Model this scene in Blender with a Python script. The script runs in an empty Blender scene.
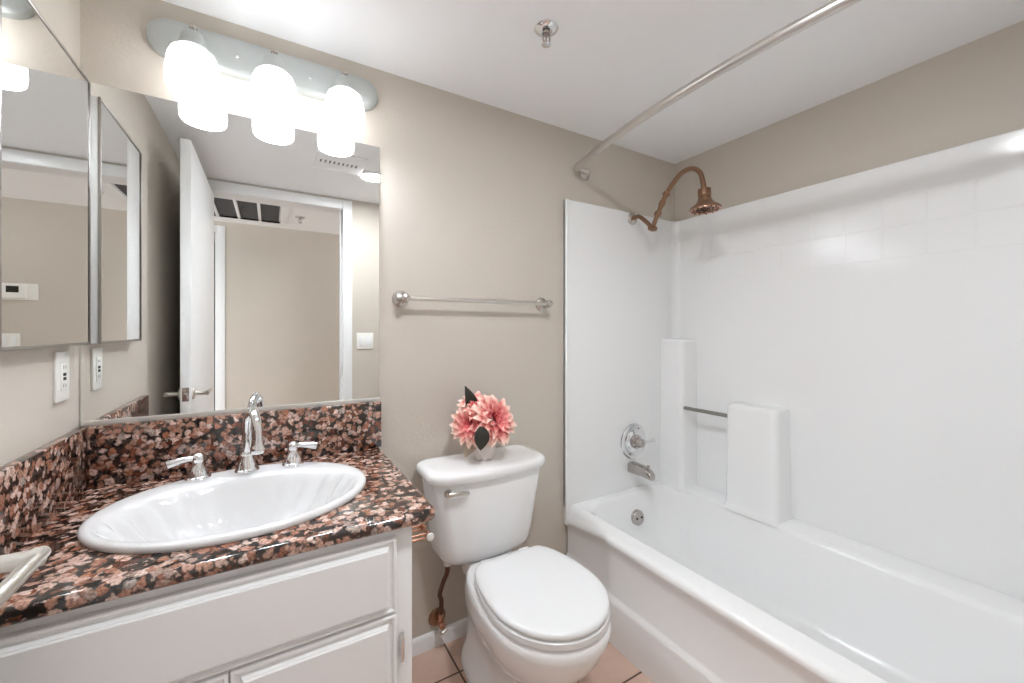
import bpy, bmesh, math, random
from mathutils import Vector, Matrix
from math import sin, cos, pi, radians as R

C = bpy.context.scene.collection
sc = bpy.context.scene

# ------------------------------------------------------------------ camera, world, exposure
FLOOR = -0.03          # the floor level; the lens is 1.21 m above it
cam_d = bpy.data.cameras.new('camera')
cam_d.sensor_width = 36.0
cam_d.lens = 407.0 / 1024 * 36
cam_d.shift_y = -10.5 / 1024
cam_d.clip_start = 0.02
cam = bpy.data.objects.new('camera', cam_d)
C.objects.link(cam)
cam.location = (0, 0, 1.18)
cam.rotation_euler = (R(90), 0, R(-30.7))
sc.camera = cam

sc.view_settings.view_transform = 'Standard'
sc.view_settings.look = 'None'
sc.view_settings.exposure = 1.88
sc.view_settings.gamma = 1.0
sc.view_settings.use_curve_mapping = False
try:
    sc.cycles.max_bounces = 14
    sc.cycles.diffuse_bounces = 8
    sc.cycles.glossy_bounces = 8
    sc.cycles.caustics_reflective = True
    sc.cycles.caustics_refractive = False
    sc.cycles.sample_clamp_indirect = 6.0
    sc.cycles.use_denoising = True
except Exception:
    pass

world = bpy.data.worlds.new('world')
sc.world = world
world.use_nodes = True
world.node_tree.nodes['Background'].inputs[0].default_value = (0.96, 0.98, 1.0, 1)
world.node_tree.nodes['Background'].inputs[1].default_value = 0.6   # daylight from the rest of the home, down the hall

SHADE_E = 1.4     # glow of the vanity glass shades
CAN_E = 82.0      # recessed ceiling lamp
BULB_E = 27.0     # the bulbs inside the shades
HALL_FILL_E = 2.2     # added fill lamp on the hall ceiling, out of view

# ------------------------------------------------------------------ materials
def srgb(r, g, b):
    f = lambda c: (c / 12.92 if c <= 0.04045 else ((c + 0.055) / 1.055) ** 2.4)
    return (f(r / 255), f(g / 255), f(b / 255), 1)

def principled(name, col, rough=0.5, metal=0.0, **kw):
    m = bpy.data.materials.new(name)
    m.use_nodes = True
    b = m.node_tree.nodes['Principled BSDF']
    b.inputs['Base Color'].default_value = col
    b.inputs['Roughness'].default_value = rough
    b.inputs['Metallic'].default_value = metal
    for k, v in kw.items():
        b.inputs[k.replace('_', ' ')].default_value = v
    return m

def nodes_of(m):
    nt = m.node_tree
    return nt, nt.nodes, nt.links, nt.nodes['Principled BSDF']

def ramp(N, stops):
    r = N.new('ShaderNodeValToRGB')
    e = r.color_ramp.elements
    while len(e) < len(stops):
        e.new(0.5)
    for k, (p, c) in enumerate(stops):
        e[k].position = p
        e[k].color = c
    return r

def add_noise_bump(m, scale, strength, dist=0.002, detail=3, mottling=0.0):
    nt, N, L, b = nodes_of(m)
    tc = N.new('ShaderNodeTexCoord')
    no = N.new('ShaderNodeTexNoise')
    no.inputs['Scale'].default_value = scale
    no.inputs['Detail'].default_value = detail
    L.new(tc.outputs['Object'], no.inputs['Vector'])
    bp = N.new('ShaderNodeBump')
    bp.inputs['Strength'].default_value = strength
    bp.inputs['Distance'].default_value = dist
    L.new(no.outputs['Fac'], bp.inputs['Height'])
    L.new(bp.outputs['Normal'], b.inputs['Normal'])
    if mottling:
        n2 = N.new('ShaderNodeTexNoise')
        n2.inputs['Scale'].default_value = 3.0
        L.new(tc.outputs['Object'], n2.inputs['Vector'])
        c = b.inputs['Base Color'].default_value[:]
        lo = tuple(x * (1 - mottling) for x in c[:3]) + (1,)
        hi = tuple(min(1, x * (1 + mottling)) for x in c[:3]) + (1,)
        rp = ramp(N, [(0.3, lo), (0.7, hi)])
        L.new(n2.outputs['Fac'], rp.inputs['Fac'])
        L.new(rp.outputs['Color'], b.inputs['Base Color'])
    return m

def emissive(name, col, strength):
    m = principled(name, col, 0.3)
    b = m.node_tree.nodes['Principled BSDF']
    b.inputs['Emission Color'].default_value = col
    b.inputs['Emission Strength'].default_value = strength
    return m

M = {}
M['wall'] = add_noise_bump(principled('wall paint', srgb(202, 194, 183), 0.55), 95, 0.22, 0.003, 3, 0.015)
M['ceiling'] = add_noise_bump(principled('ceiling paint', srgb(244, 245, 246), 0.7), 120, 0.10, 0.002)
M['white_paint'] = add_noise_bump(principled('white enamel paint', srgb(239, 240, 241), 0.32), 60, 0.03, 0.001)
M['acrylic'] = add_noise_bump(principled('white moulded acrylic', srgb(240, 241, 241), 0.15), 6, 0.03, 0.004)
M['porcelain'] = add_noise_bump(principled('white glazed porcelain', srgb(240, 240, 240), 0.07), 8, 0.01, 0.002)
M['sink_china'] = add_noise_bump(principled('white sink china', srgb(220, 220, 220), 0.08), 8, 0.01, 0.002)
M['seat_plastic'] = add_noise_bump(principled('white seat plastic', srgb(231, 232, 232), 0.22), 8, 0.01, 0.001)
M['plate'] = add_noise_bump(principled('white switch plastic', srgb(238, 237, 232), 0.35), 40, 0.02, 0.0005)
M['dark'] = add_noise_bump(principled('dark slot', srgb(26, 25, 24), 0.6), 40, 0.02, 0.0005)
M['slot_grey'] = add_noise_bump(principled('grey slot', srgb(120, 120, 121), 0.7), 60, 0.05, 0.001)
M['grille_dark'] = add_noise_bump(principled('dark filter mesh', srgb(70, 70, 72), 0.7), 300, 0.3, 0.002)
M['mirror'] = principled('silvered mirror glass', (0.90, 0.91, 0.90, 1), 0.0, 1.0)
M['chrome'] = add_noise_bump(principled('polished chrome', (0.80, 0.80, 0.81, 1), 0.06, 1.0), 30, 0.01, 0.0005)
M['nickel'] = add_noise_bump(principled('brushed nickel', (0.60, 0.57, 0.53, 1), 0.26, 1.0), 200, 0.03, 0.0003)
M['satin'] = add_noise_bump(principled('satin nickel', (0.70, 0.67, 0.62, 1), 0.32, 1.0), 200, 0.03, 0.0003)
M['fixture'] = add_noise_bump(principled('satin grey metal', srgb(186, 190, 188), 0.38, 0.55), 200, 0.03, 0.0003)
M['channel'] = add_noise_bump(principled('pale anodised channel', srgb(206, 204, 200), 0.3, 0.35), 200, 0.03, 0.0003)
M['steel_frame'] = add_noise_bump(principled('steel frame', (0.42, 0.40, 0.37, 1), 0.3, 1.0), 200, 0.03, 0.0003)
M['bronze'] = add_noise_bump(principled('brushed bronze', (0.31, 0.185, 0.12, 1), 0.30, 1.0), 180, 0.05, 0.0004)
M['rod_metal'] = add_noise_bump(principled('rod metal', (0.66, 0.63, 0.60, 1), 0.28, 1.0), 180, 0.03, 0.0003)
M['copper'] = add_noise_bump(principled('copper plate', (0.62, 0.36, 0.26, 1), 0.25, 1.0), 180, 0.03, 0.0003)
M['hose'] = add_noise_bump(principled('braided hose', (0.16, 0.085, 0.06, 1), 0.38, 0.8), 420, 0.6, 0.002)
M['pewter'] = add_noise_bump(principled('tub fitting metal', (0.50, 0.46, 0.44, 1), 0.2, 1.0), 180, 0.03, 0.0003)
M['grab'] = add_noise_bump(principled('grey grab rail', (0.30, 0.29, 0.265, 1), 0.35, 0.8), 180, 0.03, 0.0003)
M['rubber'] = add_noise_bump(principled('nozzle rubber', srgb(104, 82, 72), 0.6), 80, 0.05, 0.0005)
M['screen'] = add_noise_bump(principled('dark display', srgb(42, 42, 38), 0.2), 40, 0.01, 0.0005)
M['leaf'] = add_noise_bump(principled('dark leaf', srgb(44, 42, 34), 0.5), 90, 0.3, 0.002, 3, 0.35)
M['husk'] = add_noise_bump(principled('dry tan leaf', srgb(186, 170, 150), 0.7), 90, 0.3, 0.002, 3, 0.1)
M['pot'] = add_noise_bump(principled('white ceramic pot', srgb(226, 217, 212), 0.3), 12, 0.03, 0.002, 3, 0.03)
M['shade'] = emissive('lit opal glass', (0.955, 0.98, 1.01, 1), SHADE_E)
M['bulb'] = emissive('lit bulb', (0.955, 0.98, 1.01, 1), BULB_E)
M['can'] = emissive('lit lamp lens', (0.945, 0.98, 1.02, 1), CAN_E)
M['hall_fill'] = emissive('added hall fill lens', (0.94, 0.98, 1.04, 1), HALL_FILL_E)

# granite: pinkish-tan and rust pebbles in a black matrix
def granite():
    m = principled('brown granite', (0.2, 0.1, 0.08, 1), 0.10)
    nt, N, L, b = nodes_of(m)
    tc = N.new('ShaderNodeTexCoord')
    no = N.new('ShaderNodeTexNoise'); no.inputs['Scale'].default_value = 75; no.inputs['Detail'].default_value = 5
    L.new(tc.outputs['Object'], no.inputs['Vector'])
    sub = N.new('ShaderNodeVectorMath'); sub.operation = 'SUBTRACT'; sub.inputs[1].default_value = (.5, .5, .5)
    L.new(no.outputs['Color'], sub.inputs[0])
    mul = N.new('ShaderNodeVectorMath'); mul.operation = 'SCALE'; mul.inputs['Scale'].default_value = 0.024
    L.new(sub.outputs[0], mul.inputs[0])
    add = N.new('ShaderNodeVectorMath'); add.operation = 'ADD'
    L.new(tc.outputs['Object'], add.inputs[0]); L.new(mul.outputs[0], add.inputs[1])
    v1 = N.new('ShaderNodeTexVoronoi'); v1.inputs['Scale'].default_value = 62; v1.inputs['Randomness'].default_value = 0.9
    L.new(add.outputs[0], v1.inputs['Vector'])
    sep = N.new('ShaderNodeSeparateColor'); L.new(v1.outputs['Color'], sep.inputs[0])
    cell = ramp(N, [(0.0, srgb(58, 40, 34)), (0.16, srgb(132, 78, 56)), (0.38, srgb(190, 150, 132)),
                    (0.60, srgb(224, 200, 189)), (0.80, srgb(164, 106, 78)), (1.0, srgb(170, 158, 150))])
    L.new(sep.outputs[0], cell.inputs['Fac'])
    fine = N.new('ShaderNodeTexNoise'); fine.inputs['Scale'].default_value = 210; fine.inputs['Detail'].default_value = 5
    L.new(tc.outputs['Object'], fine.inputs['Vector'])
    fr = ramp(N, [(0.34, (0.30, 0.27, 0.26, 1)), (0.60, (1.10, 1.07, 1.05, 1))])
    L.new(fine.outputs['Fac'], fr.inputs['Fac'])
    mx = N.new('ShaderNodeMix'); mx.data_type = 'RGBA'; mx.blend_type = 'MULTIPLY'; mx.inputs[0].default_value = 0.75
    L.new(cell.outputs['Color'], mx.inputs[6]); L.new(fr.outputs['Color'], mx.inputs[7])
    # rounded pebbles: the black matrix shows where a pebble's own radius ends
    slow = N.new('ShaderNodeTexNoise'); slow.inputs['Scale'].default_value = 45; slow.inputs['Detail'].default_value = 3
    L.new(tc.outputs['Object'], slow.inputs['Vector'])
    mr = N.new('ShaderNodeMapRange'); mr.inputs['From Min'].default_value = 0.3; mr.inputs['From Max'].default_value = 0.7
    mr.inputs['To Min'].default_value = 0.36; mr.inputs['To Max'].default_value = 0.82
    L.new(slow.outputs['Fac'], mr.inputs['Value'])
    rad = N.new('ShaderNodeMath'); rad.operation = 'MULTIPLY_ADD'; rad.inputs[1].default_value = 0.16
    L.new(sep.outputs[1], rad.inputs[0]); L.new(mr.outputs['Result'], rad.inputs[2])
    dv = N.new('ShaderNodeMath'); dv.operation = 'DIVIDE'
    L.new(v1.outputs['Distance'], dv.inputs[0]); L.new(rad.outputs[0], dv.inputs[1])
    er = ramp(N, [(0.70, (1, 1, 1, 1)), (1.0, (0, 0, 0, 1))])
    L.new(dv.outputs[0], er.inputs['Fac'])
    m2 = N.new('ShaderNodeMix'); m2.data_type = 'RGBA'
    L.new(er.outputs['Color'], m2.inputs[0])
    m2.inputs[6].default_value = srgb(34, 27, 25)
    L.new(mx.outputs[2], m2.inputs[7])
    b.inputs['IOR'].default_value = 1.75
    L.new(m2.outputs[2], b.inputs['Base Color'])
    return m
M['granite'] = granite()

def terracotta():
    m = principled('terracotta tile', (0.4, 0.2, 0.12, 1), 0.35)
    nt, N, L, b = nodes_of(m)
    tc = N.new('ShaderNodeTexCoord')
    mp = N.new('ShaderNodeMapping'); mp.inputs['Location'].default_value = (-0.58 + 0.0025, -1.34 + 0.0025, 0)
    L.new(tc.outputs['Object'], mp.inputs['Vector'])
    br = N.new('ShaderNodeTexBrick')
    br.offset = 0.0; br.squash = 1.0
    br.inputs['Scale'].default_value = 1.0
    br.inputs['Brick Width'].default_value = 0.33
    br.inputs['Row Height'].default_value = 0.33
    br.inputs['Mortar Size'].default_value = 0.0035
    br.inputs['Mortar Smooth'].default_value = 0.1
    br.inputs['Color1'].default_value = srgb(206, 178, 163)
    br.inputs['Color2'].default_value = srgb(213, 187, 172)
    br.inputs['Mortar'].default_value = srgb(92, 70, 58)
    L.new(mp.outputs['Vector'], br.inputs['Vector'])
    no = N.new('ShaderNodeTexNoise'); no.inputs['Scale'].default_value = 5; no.inputs['Detail'].default_value = 5
    L.new(tc.outputs['Object'], no.inputs['Vector'])
    rp = ramp(N, [(0.3, (0.80, 0.72, 0.66, 1)), (0.7, (1.10, 1.10, 1.10, 1))])
    L.new(no.outputs['Fac'], rp.inputs['Fac'])
    mx = N.new('ShaderNodeMix'); mx.data_type = 'RGBA'; mx.blend_type = 'MULTIPLY'; mx.inputs[0].default_value = 1.0
    L.new(br.outputs['Color'], mx.inputs[6]); L.new(rp.outputs['Color'], mx.inputs[7])
    L.new(mx.outputs[2], b.inputs['Base Color'])
    bp = N.new('ShaderNodeBump'); bp.inputs['Strength'].default_value = 0.5; bp.inputs['Distance'].default_value = 0.003; bp.invert = True
    L.new(br.outputs['Fac'], bp.inputs['Height']); L.new(bp.outputs['Normal'], b.inputs['Normal'])
    return m
M['tile'] = terracotta()

def petal_material():
    m = principled('dahlia petal', (0.8, 0.3, 0.3, 1), 0.6)
    nt, N, L, b = nodes_of(m)
    at = N.new('ShaderNodeUVMap')
    sp = N.new('ShaderNodeSeparateXYZ'); L.new(at.outputs['UV'], sp.inputs[0])
    tc = N.new('ShaderNodeTexCoord')
    no = N.new('ShaderNodeTexNoise'); no.inputs['Scale'].default_value = 60; no.inputs['Detail'].default_value = 2
    L.new(tc.outputs['Object'], no.inputs['Vector'])
    ad = N.new('ShaderNodeMath'); ad.operation = 'MULTIPLY_ADD'; ad.inputs[1].default_value = 0.35
    L.new(no.outputs['Fac'], ad.inputs[0]); L.new(sp.outputs[1], ad.inputs[2])
    rp = ramp(N, [(0.12, srgb(146, 26, 44)), (0.42, srgb(206, 72, 84)), (0.70, srgb(236, 146, 138)), (0.95, srgb(252, 222, 206))])
    L.new(ad.outputs[0], rp.inputs['Fac']); L.new(rp.outputs['Color'], b.inputs['Base Color'])
    return m
M['petal'] = petal_material()

# ------------------------------------------------------------------ mesh building
class B:
    def __init__(s):
        s.bm = bmesh.new()
        s.uv = None
    def _add(s, t, mat=None):
        if mat is not None:
            bmesh.ops.transform(t, matrix=mat, verts=t.verts)
        me = bpy.data.meshes.new('tmp')
        t.to_mesh(me); t.free()
        s.bm.from_mesh(me)
        bpy.data.meshes.remove(me)
        return s
    def box(s, x0, x1, y0, y1, z0, z1, bev=0.0, seg=2, mat=None):
        t = bmesh.new()
        bmesh.ops.create_cube(t, size=1.0)
        for v in t.verts:
            v.co = ((x0 + x1) / 2 + v.co.x * (x1 - x0), (y0 + y1) / 2 + v.co.y * (y1 - y0), (z0 + z1) / 2 + v.co.z * (z1 - z0))
        if bev > 0:
            bmesh.ops.bevel(t, geom=t.edges[:], offset=bev, segments=seg, affect='EDGES', profile=0.5)
        return s._add(t, mat)
    def loft(s, rings, cap0=True, cap1=True, closed=True):
        bm = s.bm
        vr = [[bm.verts.new(p) for p in r] for r in rings]
        n = len(rings[0])
        for a, b in zip(vr, vr[1:]):
            for i in range(n if closed else n - 1):
                j = (i + 1) % n
                try: bm.faces.new((a[i], a[j], b[j], b[i]))
                except ValueError: pass
        if cap0: bm.faces.new(vr[0][::-1])
        if cap1: bm.faces.new(vr[-1])
        return s
    def lathe(s, prof, c=(0, 0, 0), axis=(0, 0, 1), n=32, cap0=True, cap1=True):
        q = Vector((0, 0, 1)).rotation_difference(Vector(axis).normalized())
        rings = []
        for r, z in prof:
            rings.append([Vector(c) + q @ Vector((max(r, 1e-5) * cos(2 * pi * k / n), max(r, 1e-5) * sin(2 * pi * k / n), z)) for k in range(n)])
        return s.loft(rings, cap0, cap1)
    def tube(s, path, r, n=14, caps=True):
        P = [Vector(p) for p in path]
        rs = r if isinstance(r, (list, tuple)) else [r] * len(P)
        T = []
        for i in range(len(P)):
            a = P[max(0, i - 1)]; b = P[min(len(P) - 1, i + 1)]
            T.append((b - a).normalized())
        up = Vector((0, 0, 1)) if abs(T[0].z) < 0.9 else Vector((1, 0, 0))
        N = (up - T[0] * up.dot(T[0])).normalized()
        rings = []
        for i, p in enumerate(P):
            if i:
                N = T[i - 1].rotation_difference(T[i]) @ N
                N = (N - T[i] * N.dot(T[i])).normalized()
            Bn = T[i].cross(N)
            rings.append([p + (N * cos(2 * pi * k / n) + Bn * sin(2 * pi * k / n)) * rs[i] for k in range(n)])
        return s.loft(rings, caps, caps)
    def sphere(s, c, r, n=20, m=12):
        rx, ry, rz = r if isinstance(r, (list, tuple)) else (r, r, r)
        rings = []
        for j in range(m + 1):
            a = -pi / 2 + pi * j / m
            ca = max(cos(a), 1e-4)
            rings.append([(c[0] + rx * ca * cos(2 * pi * k / n), c[1] + ry * ca * sin(2 * pi * k / n), c[2] + rz * sin(a)) for k in range(n)])
        return s.loft(rings)

ORG = {}
def finish(name, b, mat, parent=None, origin=None, angle=38):
    """link the collected geometry as ONE mesh object; geometry is given in world coordinates"""
    bm = b.bm if isinstance(b, B) else b
    bmesh.ops.remove_doubles(bm, verts=bm.verts, dist=1e-6)
    bmesh.ops.recalc_face_normals(bm, faces=bm.faces)
    if parent is not None:
        origin = ORG[parent.name]
    elif origin is None:
        xs = [v.co.x for v in bm.verts]; ys = [v.co.y for v in bm.verts]; zs = [v.co.z for v in bm.verts]
        origin = Vector(((min(xs) + max(xs)) / 2, (min(ys) + max(ys)) / 2, min(zs)))
    origin = Vector(origin)
    for v in bm.verts: v.co -= origin
    lim = R(angle)
    for f in bm.faces: f.smooth = True
    for e in bm.edges:
        e.smooth = not (len(e.link_faces) == 2 and e.calc_face_angle(0) > lim)
    me = bpy.data.meshes.new(name)
    bm.to_mesh(me); bm.free()
    me.materials.append(mat)
    o = bpy.data.objects.new(name, me)
    C.objects.link(o)
    if parent is not None:
        o.parent = parent
    else:
        o.location = origin
    ORG[o.name] = origin
    return o

def thing(name, loc, label, cat, group=None):
    o = bpy.data.objects.new(name, None)
    o.empty_display_size = 0.05
    C.objects.link(o)
    o.location = loc
    ORG[o.name] = Vector(loc)
    return tag(o, label, cat, group)

def tag(o, label, cat, group=None):
    o['label'] = label; o['category'] = cat
    if group: o['group'] = group
    return o

def struct(name, b, mat, label=None, parent=None, origin=None):
    o = finish(name, b, mat, parent, origin)
    if parent is None: o['kind'] = 'structure'
    if label: o['label'] = label
    return o

def spline(pts, n=8):
    """Catmull-Rom through points"""
    P = [Vector(p) for p in pts]
    P = [P[0] * 2 - P[1]] + P + [P[-1] * 2 - P[-2]]
    out = []
    for i in range(1, len(P) - 2):
        for k in range(n):
            t = k / n
            a, b, c, d = P[i - 1], P[i], P[i + 1], P[i + 2]
            out.append(0.5 * ((2 * b) + (c - a) * t + (2 * a - 5 * b + 4 * c - d) * t * t + (3 * b - a - 3 * c + d) * t ** 3))
    out.append(P[-2])
    return out

# ------------------------------------------------------------------ room shell
XL, XR, YB, YF, ZC, ZH = -0.43, 1.955, 1.50, -0.10, 2.118, 2.13
YH = -1.33            # hall wall
JR, JL = 0.440, -0.335  # door opening
HEAD = 2.040

floor = struct('floor', B().box(XL - .1, XR + .1, YF - .12, YB + .1, FLOOR - .05, FLOOR), M['tile'], 'terracotta tiled bathroom floor with dark grout', None, (0, 0, FLOOR))
struct('ceiling', B().box(XL - .1, XR + .1, YF - .12, YB + .1, ZC, ZC + .05), M['ceiling'], 'smooth white bathroom ceiling')
struct('wall_back', B().box(XL - .1, XR + .1, YB, YB + .1, FLOOR, ZC), M['wall'], 'beige back wall behind mirror and toilet')
struct('wall_left', B().box(XL - .1, XL, YF - .12, YB, FLOOR, ZC), M['wall'], 'beige left wall carrying the mirrored cabinet')
struct('wall_right', B().box(XR, XR + .1, YF - .12, YB, FLOOR, ZC), M['wall'], 'beige right wall above the white tub surround')
wf = B()
wf.box(XL, JL - .012, YF - .12, YF, FLOOR, ZC)
wf.box(JR + .012, XR, YF - .12, YF, FLOOR, ZC)
wf.box(JL - .012, JR + .012, YF - .12, YF, HEAD + .012, ZC)
struct('wall_front', wf, M['wall'], 'beige wall around the bathroom doorway')

# door casing and jambs, seen in the mirror
j = B()
for y0, y1 in ((YF, YF + .014), (YF - .134, YF - .12)):
    j.box(JR, JR + .062, y0, y1, FLOOR, HEAD + .064, .004)
    j.box(JL - .062, JL, y0, y1, FLOOR, HEAD + .064, .004)
    j.box(JL, JR, y0, y1, HEAD, HEAD + .064, .004)
j.box(JR, JR + .012, YF - .12, YF, FLOOR, HEAD + .012)
j.box(JL - .012, JL, YF - .12, YF, FLOOR, HEAD + .012)
j.box(JL, JR, YF - .12, YF, HEAD, HEAD + .012)
j.box(JR - .012, JR, YF - .075, YF - .04, FLOOR, HEAD)
cas = struct('trim_1', j, M['white_paint'], 'white casing around the bathroom doorway')
struct('strike_plate', B().box(JR - .0015, JR + .002, YF - .036, YF - .006, .86, .93, .0005), M['satin'], 'metal strike plate', cas)

# the open door
dx0, dx1, dy0, dy1 = -0.334, -0.296, -0.09, 0.755
door = struct('door_1', B().box(dx0, dx1, dy0, dy1, FLOOR + .012, HEAD - .030, .002), M['white_paint'], 'white flat bathroom door standing open')
HZ = .905
HY = dy1 - .035
for s, xf in ((1, dx1), (-1, dx0)):
    h = B()
    h.lathe([(.0, 0), (.026, 0), (.027, .004), (.024, .008), (.012, .011), (.010, .014), (.010, .046), (.012, .05), (.011, .058), (.0, .06)],
            (xf, HY, HZ), (s, 0, 0), 28)
    h.tube(spline([(xf + s * .052, HY + .012, HZ), (xf + s * .053, HY - .02, HZ), (xf + s * .054, HY - .07, HZ), (xf + s * .052, HY - .115, HZ - .002)], 5), .0085, 14)
    struct('door_handle', h, M['satin'], 'satin nickel lever handle', door)
lp = B()
lp.box(-.327, -.303, dy1 - .001, dy1 + .002, HZ - .03, HZ + .03, .0008)
lp.lathe([(0, 0), (.009, 0), (.009, .003), (.006, .004), (.006, .010), (0, .011)], (-.315, dy1, HZ), (0, 1, 0), 18)
struct('latch_plate', lp, M['pewter'], 'metal latch plate', door)
hb = B()
for z in (.2, 1.0, 1.8):
    hb.lathe([(.006, 0), (.006, .08)], (dx0 + .002, dy0 - .004, z), (0, 0, 1), 12)
struct('hinge', hb, M['satin'], None, door)

# hall seen through the doorway
struct('floor_hall', B().box(-2.6, 3.2, YH - 1.2, YF - .12, FLOOR - .05, FLOOR), M['tile'], 'tiled hall floor', None, (0, 0, FLOOR))
HX1 = -.40          # right edge of the hall opening
hw = B()
hw.box(HX1, 3.2, YH - .1, YH, FLOOR, ZH)
hw.box(-2.6, HX1 - .78, YH - .1, YH, FLOOR, ZH)
hw.box(HX1 - .78, HX1, YH - .1, YH, 2.03, ZH)
struct('wall_hall', hw, M['wall'], 'beige hall wall facing the bathroom door')
struct('ceiling_hall', B().box(-2.6, 3.2, YH - 1.2, YF - .12, ZH, ZH + .05), M['ceiling'], 'white hall ceiling')
t = B()
t.box(HX1, HX1 + .062, YH, YH + .014, FLOOR, 2.09, .004)
t.box(HX1 - .84, HX1 - .78, YH, YH + .014, FLOOR, 2.09, .004)
t.box(HX1 - .78, HX1, YH, YH + .014, 2.03, 2.09, .004)
t.box(HX1 - .01, HX1, YH - .1, YH, FLOOR, 2.03)
struct('trim_2', t, M['white_paint'], 'white casing around the dark hall doorway')
cw = B()
cw.box(-2.0, .6, YH - 1.2, YH - 1.1, FLOOR, ZH)
cw.box(.5, .6, YH - 1.1, YH - .1, FLOOR, ZH)
cw.box(-2.0, -1.9, YH - 1.1, YH - .1, FLOOR, ZH)
struct('wall_closet', cw, M['wall'], 'dim room wall beyond the hall doorway')
struct('trim_3', B().box(HX1 + .062, 3.2, YH, YH + .012, FLOOR, FLOOR + .08, .003), M['white_paint'], 'white baseboard of the hall wall')

# baseboard of the back wall between cabinet and tub
bb = B()
prof = [(YB, FLOOR), (YB - .013, FLOOR), (YB - .013, FLOOR + .046), (YB - .010, FLOOR + .052), (YB - .004, FLOOR + .057), (YB, FLOOR + .058)]
bb.loft([[(x, y, z) for y, z in prof] for x in (0.277, 1.135)])
struct('baseboard_back', bb, M['white_paint'], 'white baseboard behind the toilet')

# ------------------------------------------------------------------ tub and surround, one moulded unit
TX, TI = 1.135, XR          # apron face and wall side
RZ = .375                   # rim height
tub = thing('bathtub', (1.53, .75, FLOOR), 'white one-piece bathtub with moulded shower walls along the right side of the room', 'bathtub')
YT0 = YF + .002
def apron_x(y):
    g = max(0.0, min(1.0, (y - 1.185) / .03)); g = g * g * (3 - 2 * g)
    f = max(0.0, min(1.0, (y - 1.20) / .29))
    return TX + .012 * g + .029 * f
def rim_z(y):
    return RZ - .058 * max(0.0, min(1.0, (y - 1.20) / .29))
tb = B()
ys = [YT0 + (1.494 - YT0) * k / 60 for k in range(61)]
rings = []
for y in ys:
    ax = apron_x(y); rz = rim_z(y)
    f = (ax - TX) / .05
    r = []
    r.append((ax - .002, y, FLOOR))
    r.append((ax - .004, y, .02))
    r.append((ax - .004, y, 0.127))
    r.append((ax - .001, y, 0.139))
    r.append((ax + .008, y, 0.148))
    r.append((ax + .012, y, 0.157))
    r.append((ax + .012, y, rz - .075))
    r.append((ax + .009, y, rz - .045))
    r.append((ax - .001, y, rz - .028))
    r.append((ax - .002, y, rz - .014))
    r.append((ax + .006, y, rz - .004))
    xe = TX + .078
    for t_, g_ in ((.3, .55), (.65, .9), (1, 1)):
        r.append((ax + .006 + (xe - ax - .006) * t_, y, rz - .004 + (RZ + .0003 - rz + .004) * g_))
    rings.append([Vector(p) for p in r])
tb.loft(rings, False, False, closed=False)
# deck and basin: loops from a rectangle down an oval-cornered well
def rrect(x0, x1, y0, y1, rad, z, n=10):
    pts = []
    for cx, cy, a0 in ((x1 - rad, y1 - rad, 0), (x0 + rad, y1 - rad, 90), (x0 + rad, y0 + rad, 180), (x1 - rad, y0 + rad, 270)):
        for k in range(n + 1):
            a = R(a0 + 90 * k / n)
            pts.append(Vector((cx + rad * cos(a), cy + rad * sin(a), z)))
    return pts
bx0, bx1, by0, by1 = TX + .088, 1.806, .10, 1.43
well = [rrect(TX + .078, TI + .002 - .002, YT0, 1.494, .002, RZ + .0003),
        rrect(bx0 - .006, bx1 + .014, by0 - .02, by1 + .014, .10, RZ),
        rrect(bx0 - .004, bx1 + .006, by0 - .01, by1 + .006, .11, RZ - .005),
        rrect(bx0 + .006, bx1 - .002, by0 + .01, by1 - .002, .12, RZ - .022),
        rrect(bx0 + .03, bx1 - .03, by0 + .06, by1 - .02, .14, .22),
        rrect(bx0 + .06, bx1 - .06, by0 + .15, by1 - .05, .15, .09),
        rrect(bx0 + .09, bx1 - .09, by0 + .22, by1 - .09, .14, .055),
        rrect(bx0 + .14, bx1 - .14, by0 + .3, by1 - .15, .10, .048)]
tb.loft(well, False, True)
finish('tub_basin', tb, M['acrylic'], tub, angle=50)

SX0, SY = 1.163, 1.478        # surround flange edge and end panel face
SXR = XR - .022               # long panel face
ST = 1.787                    # top of the surround
pn = B()
pn.box(SX0, XR - .001, SY, YB - .001, RZ - .01, ST, .006, 3)
pn.box(SX0 + .002, SX0 + .090, SY - .0005, YB - .001, RZ - .085, RZ, .004, 3)
pn.box(SX0, SX0 + .020, SY - .004, YB - .001, RZ - .085, ST, .004, 3)
finish('end_panel', pn, M['acrylic'], tub)
lpn = B()
lpn.box(SXR, XR - .001, YT0, SY, RZ - .002, ST, .006, 3)
# cove where the two panels meet
cove = []
for z in (RZ, ST - .004):
    r = [Vector((SXR + .004, SY + .004, z))]
    for k in range(9):
        a = R(90 * k / 8)
        r.append(Vector((SXR - .035 + .035 * sin(a), SY - .035 + .035 * cos(a), z)))
    cove.append(r)
lpn.loft(cove)
# pressed tile pattern: two rows of squares
for row in range(2):
    for k in range(-1, 11):
        y0 = 1.163 - .115 * (k + 1) + .115
        y1 = y0 - .111
        if y0 > 1.30 or y1 < .03: continue
        lpn.box(SXR - .0012, SXR + .004, y1, y0, 1.442 + .115 * row, 1.442 + .115 * row + .111, .0016, 2)
finish('long_panel', lpn, M['acrylic'], tub, angle=12)
fp = B()
fp.box(SX0, XR - .001, YF + .001, YF + .02, RZ - .01, ST, .006, 3)
finish('foot_panel', fp, M['acrylic'], tub)

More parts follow.
